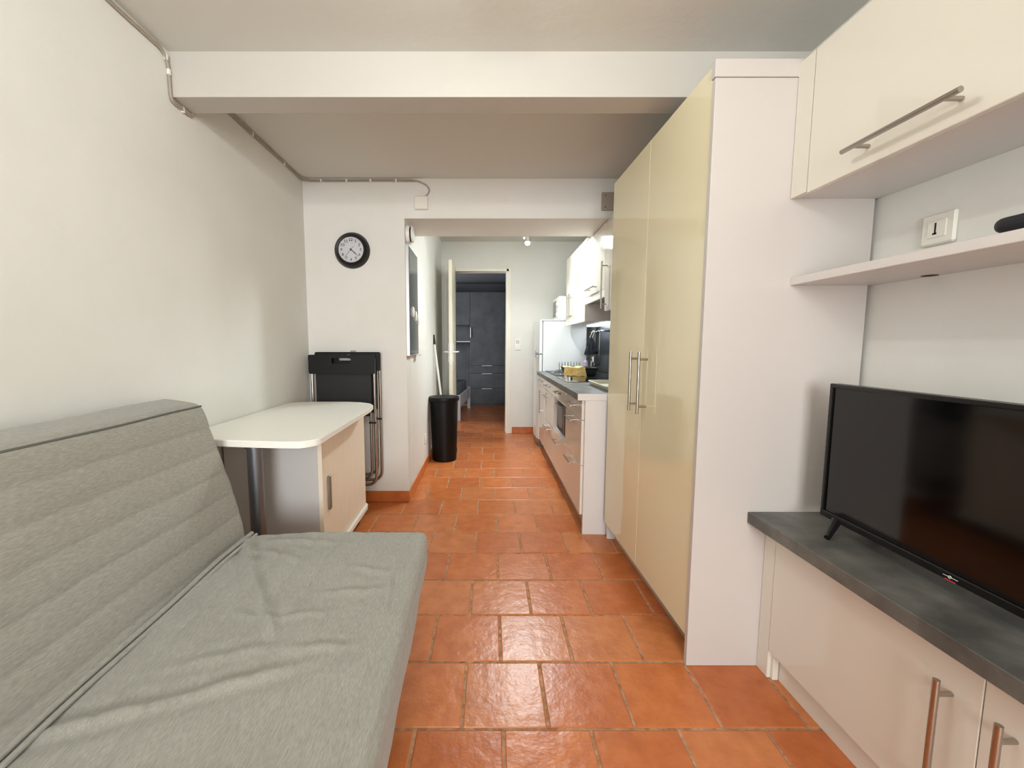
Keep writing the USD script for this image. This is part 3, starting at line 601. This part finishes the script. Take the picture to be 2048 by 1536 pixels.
def frustum(x0, x1, y0, y1, z0, z1, fl):
    lo = [(x0, y0, z0), (x1, y0, z0), (x1, y1, z0), (x0, y1, z0)]; hi = [(x0 - fl, y0 - fl, z1), (x1 + fl, y0 - fl, z1), (x1 + fl, y1 + fl, z1), (x0 - fl, y1 + fl, z1)]
    return trimesh.Trimesh(np.array(lo + hi)).convex_hull
outer, inner = frustum(.19, .43, 1.32, 1.55, .8475, .915, .022), frustum(.194, .426, 1.324, 1.546, .8525, .92, .0225)
part(pn, "body", trimesh.boolean.difference([outer, inner], engine="manifold"), "pan_black", KM)
part(pn, "rim", xf(tube(round_path([(.30, 1.297, .915), (.452, 1.297, .915), (.452, 1.573, .915), (.168, 1.573, .915), (.168, 1.297, .915), (.30, 1.297, .915)], .02), .004, 8)), "pan_black", KM)
# cloth folded over the dish edge
def sheet(fn, nu, nv, th):
    u, v = np.meshgrid(np.linspace(0, 1, nu), np.linspace(0, 1, nv), indexing="ij"); P = fn(u.ravel(), v.ravel())
    i, j = np.meshgrid(np.arange(nu - 1), np.arange(nv - 1), indexing="ij"); k = (i * nv + j).ravel()
    F = np.vstack([np.c_[k, k + nv, k + nv + 1], np.c_[k, k + nv + 1, k + 1]]); m = trimesh.Trimesh(P, F, process=False); n = m.vertex_normals
    N = len(P); V = np.vstack([P + n * th / 2, P - n * th / 2]); E = [F, F[:, ::-1] + N]
    ring = np.r_[np.arange(nv), np.arange(1, nu) * nv + nv - 1, (nu - 1) * nv + np.arange(nv - 2, -1, -1), np.arange(nu - 2, 0, -1) * nv]
    r2 = np.roll(ring, -1); E.append(np.vstack([np.c_[ring, r2 + N, r2], np.c_[ring, ring + N, r2 + N]]))
    return trimesh.Trimesh(V, np.vstack(E), process=False)
def cloth(u, v):
    x = .160 + .155 * u + .05 * v * (u - .3); s = v * .30
    y = np.where(s < .17, 1.44 - s * .9, 1.287 - (s - .17) * .03) - .004 * np.sin(u * 11 + 1) * v
    z = np.where(s < .17, .923 + .004 * np.sin(u * 8), .923 - (s - .17) * .56 - .006 * u) + .002 * np.sin(u * 17)
    return np.c_[x, y, z]
single("dish_cloth", sheet(cloth, 30, 40, .004), "yellow_cloth", "yellow cloth draped over the black roasting dish", "cloth", M=KM, smooth=60)
rk = kthing("dish_rack", "chrome wire plate rack on the sink drainer", "dish rack", .36, 1.95, .846)
wires = []
for k in range(8):
    x = .205 + k * .030; part(rk, "hoop", tube(round_path([(x, 1.86, .862), (x, 1.875, .945), (x + .012, 1.96, .95), (x + .02, 2.0, .862)], .02, 6), .0021, 6), "chrome", KM)
for y in (1.86, 2.0): part(rk, "rail", cyl((.19, y, .860), (.455, y, .860), .0026, 8), "chrome", KM)
for x in (.197, .448): part(rk, "rail", cat(cyl((x, 1.855, .859), (x, 2.005, .859), .0026, 8), cyl((x, 1.86, .8487), (x, 1.86, .861), .004, 8), cyl((x, 2.0, .8487), (x, 2.0, .861), .004, 8)), "chrome", KM)
tr = kthing("baking_tray", "cream enamel tray on the near end of the worktop", "tray", .35, .35, .84)
o_, i_ = frustum(.215, .52, .16, .60, .8405, .866, .012), frustum(.222, .513, .167, .593, .8445, .872, .0125)
part(tr, "pan", trimesh.boolean.difference([o_, i_], engine="manifold"), "tray_cream", KM)
part(tr, "rim", tube(round_path([(.36, .147, .866), (.533, .147, .866), (.533, .613, .866), (.202, .613, .866), (.202, .147, .866), (.36, .147, .866)], .02), .0045, 8), "tray_cream", KM)
jr = kthing("jar", "squat black round jar with chrome top standing in the cream tray", "jar", .32, .38, .845)
part(jr, "body", lathe([(0, .845), (.045, .845), (.048, .850), (.048, .878), (.044, .882), (0, .882)], 28).apply_translation([.345, .40, 0]), "black_plastic", KM)
part(jr, "lid", lathe([(0, .882), (.038, .882), (.036, .888), (0, .890)], 28).apply_translation([.345, .40, 0]), "chrome", KM)
bt_ = kthing("soap_bottle", "lavender washing-up liquid bottle with white pump by the sink", "bottle", .50, 1.90, .845)
part(bt_, "bottle", lathe([(0, .8487), (.026, .8487), (.028, .852), (.028, .94), (.020, .955), (.011, .962), (0, .962)], 24).apply_translation([.492, 1.965, 0]), "lavender_soap", KM)
part(bt_, "pump", cat(cyl((.492, 1.965, .962), (.492, 1.965, .995), .007), cyl((.46, 1.965, .995), (.502, 1.965, .997), .006)), "white_plastic", KM)
rl_ = kthing("utensil_rail", "steel hanging rail fixed to the splashback", "rail", .60, 1.75, 1.25)
part(rl_, "bar", cyl((.555, 1.50, 1.252), (.555, 2.04, 1.252), .007), "chrome", KM)
for y in (1.53, 1.99): part(rl_, "bracket", cat(cyl((.555, y, 1.252), (.6238, y, 1.252), .009), cyl((.618, y, 1.252), (.6238, y, 1.252), .016)), "utensil_black", KM)
def hanging(u, v):
    w = .048 + .020 * v; fold = np.sin(u * 17 + 1) * (.3 + .7 * v)
    x = .530 + (u - .5) * 2 * w * .92 + .004 * np.sin(v * 5); y = 1.915 + (u - .5) * 2 * w * .35 + .010 * fold; z = 1.195 - v * .175 - .05 * (2 * np.abs(u - .5)) ** 2 * (1 - v)
    return np.c_[x, y, z]
mt = kthing("oven_cloth", "dark grey kitchen cloth hanging from the steel rail", "cloth", .53, 1.915, 1.0)
part(mt, "fabric", sheet(hanging, 40, 24, .006), "cloth_dark", KM, smooth=60)
part(mt, "loop", tube(round_path([(.515, 1.91, 1.192), (.546, 1.913, 1.266), (.566, 1.917, 1.266), (.545, 1.92, 1.192)], .01), .0025, 6), "logo_white", KM)
for i, (y, z, lab) in enumerate([(1.73, 1.06, "black ladle with black handle hanging beside the grey cloth"), (1.62, 1.08, "black turner with steel handle hanging at the near end of the rail")]):
    u_ = kthing(["ladle", "turner"][i], lab, ["ladle", "turner"][i], .541, y, z)
    part(u_, "handle", tube(round_path([(.566, y, 1.245), (.566, y, 1.262), (.553, y, 1.263), (.541, y, 1.24), (.541, y, z)], .008), .0045, 8), "utensil_black" if i == 0 else "chrome", KM)
    part(u_, "bowl" if i == 0 else "blade", (lathe([(0, -.03), (.02, -.026), (.034, -.008), (.036, 0), (.033, 0), (.018, -.022), (0, -.026)], 20).apply_translation([.541, y, z]) if i == 0 else rb(.539, .543, y - .03, y + .03, z - .09, z, .001)), "utensil_black", KM)

# ------------------------------------------------------------------ kitchen wall units
UX = .292
def ucarcass(t, y0, y1, z0, z1):
    part(t, "carcass", cat(bx(UX + .019, .633, y0, y0 + .016, z0, z1), bx(UX + .019, .633, y1 - .016, y1, z0, z1), bx(UX + .019, .633, y0 + .016, y1 - .016, z0, z0 + .016), bx(UX + .019, .633, y0 + .016, y1 - .016, z1 - .016, z1), bx(.62, .633, y0 + .016, y1 - .016, z0, z1)), "white_laminate", KM, smooth=False)
U1 = kthing("kitchen_wall_cabinet", "two-door kitchen wall cabinet beside the fridge and microwave", "wall cabinet", .45, 1.6, 1.32)
ucarcass(U1, 1.165, 2.045, 1.322, 2.0)
for y0_, y1_, hy in ((1.166, 1.755, 1.70), (1.757, 2.045, 1.80)):
    dp = part(U1, "door", rb(UX, UX + .019, y0_, y1_, 1.318, 2.002, .0012), "ivory_gloss", KM)
    part(dp, "handle", bar_handle("z", (UX, hy, 1.49), .24, (-1, 0, 0), .034, .0055, .03), "steel_brushed", KM)
part(U1, "led_strip", rb(.50, .60, 1.25, 1.98, 1.306, 1.3215, .002), "led_glow", KM, label="lit cool white strip lamp")
U2 = kthing("kitchen_wall_cabinet", "short flap-front kitchen wall cabinet over the extractor hood", "wall cabinet", .45, .87, 1.5)
ucarcass(U2, .575, 1.162, 1.515, 1.962)
dp = part(U2, "door", rb(UX, UX + .019, .576, 1.161, 1.512, 1.965, .0012), "ivory_gloss", KM)
part(dp, "handle", bar_handle("y", (UX, .90, 1.555), .26, (-1, 0, 0), .034, .0055, .03), "steel_brushed", KM)
hd = kthing("extractor_hood", "built-in extractor hood with pale visor under the flap cabinet", "extractor hood", .45, .87, 1.45)
part(hd, "visor", rb(UX, UX + .02, .577, 1.160, 1.455, 1.509, .0015), "white_plastic", KM)
part(hd, "body", rb(UX + .02, .633, .577, 1.160, 1.462, 1.514, .002), "oven_grey", KM)
part(hd, "filter", rb(UX + .05, .60, .62, 1.12, 1.457, 1.463, .001), "steel_brushed", KM)
U3 = kthing("kitchen_wall_cabinet", "kitchen wall cabinet with long upright handle next to the tall cupboard", "wall cabinet", .45, .3, 1.36)
ucarcass(U3, .0, .572, 1.362, 1.962)
dp = part(U3, "door", rb(UX, UX + .019, .001, .571, 1.358, 1.950, .0012), "ivory_gloss", KM)
part(dp, "handle", bar_handle("z", (UX, .53, 1.53), .32, (-1, 0, 0), .036, .0055, .03), "steel_brushed", KM)
part(U3, "top_filler", rb(UX + .002, UX + .019, .001, .571, 1.953, 1.966, .0008), "ivory_gloss", KM)
led = UsdLux.RectLight.Define(stage, "/World/lamps/under_cabinet_led")
led.CreateWidthAttr(.08); led.CreateHeightAttr(.70); led.CreateIntensityAttr(LED_POWER); led.CreateColorAttr(Gf.Vec3f(*COOL))
pled = KM @ np.array([.55, 1.615, 1.304, 1]); led.AddTranslateOp().Set(Gf.Vec3d(*map(float, pled[:3]))); led.AddRotateZOp().Set(KROT)

# fridge and microwave
fg = kthing("fridge", "white two-door fridge freezer at the end of the kitchen run", "fridge", .3, 2.37)
part(fg, "cabinet", rb(.065, .53, 2.105, 2.60, .03, 1.375, .006), "white_enamel", KM)
part(fg, "top", rb(.035, .535, 2.10, 2.605, 1.375, 1.392, .006), "white_enamel", KM)
dprof = lambda: rpoly([(.060, 2.106), (.030, 2.106), (.012, 2.20), (.004, 2.352), (.012, 2.505), (.030, 2.60), (.060, 2.60)], .008)
for z0_, z1_ in ((.09, 1.015), (1.03, 1.375)):
    dp = part(fg, "door", ext(dprof(), z0_, z1_), "white_enamel", KM)
    zz = 1.0 if z0_ < .5 else 1.045
    part(dp, "handle", rb(-.004, .02, 2.12, 2.24, zz - .012, zz + .012, .004), "silver_paint", KM)
part(fg, "plinth", ext(rpoly([(.075, 2.115), (.05, 2.13), (.03, 2.35), (.05, 2.59), (.075, 2.6), (.5, 2.6), (.5, 2.115)], .01), 0, .088), "oven_grey", KM)
part(fg, "badge", rb(.006, .014, 2.30, 2.34, 1.27, 1.285, .001), "silver_paint", KM)
mw = kthing("microwave", "white microwave oven standing on top of the fridge", "microwave", .4, 2.4, 1.392)
part(mw, "housing", rb(.262, .60, 2.24, 2.62, 1.400, 1.655, .006), "white_enamel", KM)
part(mw, "door", rb(.246, .262, 2.37, 2.62, 1.402, 1.653, .004), "white_plastic", KM)
part(mw, "window", rb(.243, .247, 2.40, 2.60, 1.44, 1.62, .001), "oven_grey", KM)
part(mw, "control_panel", rb(.246, .262, 2.24, 2.367, 1.402, 1.653, .004), "white_plastic", KM)
for z in (1.46, 1.57): part(mw, "knob", xf(lathe([(0, 0), (.022, 0), (.019, .016), (0, .017)], 20), R(-90, [0, 1, 0]), T(.2462, 2.30, z)), "white_plastic", KM)
part(mw, "vent", cat(*[rb(.36 + k * .02, .37 + k * .02, 2.2385, 2.2405, 1.46, 1.60, .0004) for k in range(5)]), "silver_paint", KM)
[part(mw, "foot", cyl((x, y, 1.392), (x, y, 1.401), .012), "black_plastic", KM) for x in (.29, .57) for y in (2.28, 2.58)]

# ------------------------------------------------------------------ lamps
kl = thing("ceiling_spotlight", "ceiling spot lamp with two lit heads and an unseen third over the kitchen passage", "lamp", (.475, 4.15, 2.1))
part(kl, "bar", rb(.462, .492, 3.85, 4.45, 2.355, ZK, .004), "chrome")
for (x, y, z) in KITCHEN_BULBS:
    hp = part(kl, "spot_head", cat(cyl((x, y, z + .10), (x, y, 2.36), .006), lathe([(0, z + .10), (.018, z + .10), (.030, z + .060), (.034, z + .036), (.031, z + .036), (.016, z + .09), (0, z + .09)], 24).apply_translation([x, y, 0])), "chrome")
    part(hp, "bulb", trimesh.creation.icosphere(3, .024).apply_translation([x, y, z + .03]), "bulb_glow", smooth=True)
ll = thing("ceiling_spotlight", "unseen three-head ceiling spot lamp lighting the living room, above the picture", "lamp", (-.07, .70, 2.1))
part(ll, "bar", lathe([(0, 2.205), (.075, 2.205), (.08, 2.21), (.08, ZC), (0, ZC)], 40).apply_translation([-.06, .74, 0]), "chrome")
for (x, y, z) in LIVING_BULBS:
    hp = part(ll, "spot_head", cat(tube([(x, y, z + .07), (x, y, 2.16), (-.06 + (x + .06) * .15, .74 + (y - .74) * .15, 2.208)], .006), lathe([(0, z + .075), (.02, z + .075), (.036, z + .045), (.033, z + .045), (0, z + .065)], 24).apply_translation([x, y, 0])), "chrome")

# ------------------------------------------------------------------ bedroom beyond the door
YW = 7.536
wd = thing("wardrobe", "dark concrete-look wardrobe with drawers beyond the bedroom door", "wardrobe", (.16, YW, 0))
part(wd, "carcass", rb(-.155, .60, YW + .02, YW + .42, .0, 2.07, .003), "concrete_wardrobe")
part(wd, "plinth", rb(-.150, .60, YW + .004, YW + .03, 0, .035, .002), "concrete_wardrobe")
dp = part(wd, "door", rb(-.150, .60, YW, YW + .02, .752, 2.065, .002), "concrete_wardrobe")
part(dp, "handle", rb(-.149, -.135, YW - .015, YW, 1.255, 1.437, .003), "alu")
for z0_, z1_ in ((.606, .746), (.330, .600), (.040, .324)):
    dp = part(wd, "drawer", rb(-.150, .60, YW, YW + .02, z0_, z1_, .002), "concrete_wardrobe")
    part(dp, "handle", rb(.06, .25, YW - .014, YW, z1_ - .007, z1_ + .004, .002), "alu")
wn = thing("bed_niche", "dark wall unit with open niche and shelf above the bed", "wall unit", (-.9, YW, 0))
part(wn, "back_panel", rb(-2.29, -.157, YW + .30, YW + .32, 0, 2.07, .002), "concrete_wardrobe")
part(wn, "upper_cupboard", rb(-2.29, -.157, YW + .03, YW + .30, 1.48, 2.07, .002), "concrete_wardrobe")
part(wn, "shelf", rb(-2.29, -.157, YW + .05, YW + .30, 1.172, 1.192, .002), "bed_white")
part(wn, "divider", rb(-.185, -.157, YW + .01, YW + .03, 1.48, 2.07, .002), "concrete_wardrobe")
BMAT = T(-.268, 6.0, 0) @ R(-5.5, [0, 0, 1])
bd_ = thing("bed", "white framed bed with grey bedding glimpsed in the dark bedroom", "bed", (-1.0, 6.5, 0), -5.5)
part(bd_, "leg", rb(-.05, 0, 0, .05, 0, .385, .003), "bed_white", BMAT); part(bd_, "leg", rb(-.05, 0, 1.25, 1.30, 0, .385, .003), "bed_white", BMAT)
part(bd_, "leg", rb(-1.9, -1.85, 0, .05, 0, .385, .003), "bed_white", BMAT); part(bd_, "leg", rb(-1.9, -1.85, 1.25, 1.30, 0, .385, .003), "bed_white", BMAT)
part(bd_, "bed_rail", rb(-.035, -.005, .05, 1.25, .20, .38, .003), "bed_white", BMAT); part(bd_, "bed_rail", rb(-1.85, -.05, .005, .035, .20, .38, .003), "bed_white", BMAT)
part(bd_, "mattress", xf(rounded_grid_box(1.78, 1.18, .24, .05, .03), T(-.95, .65, .40)), "bedding", BMAT, smooth=True)
single("duvet", xf(rounded_grid_box(1.0, .9, .13, .06, .03), BMAT @ T(-.70, .68, .588)), "bedding", "rumpled dark duvet lying on the bed in the bedroom", "duvet", smooth=True)
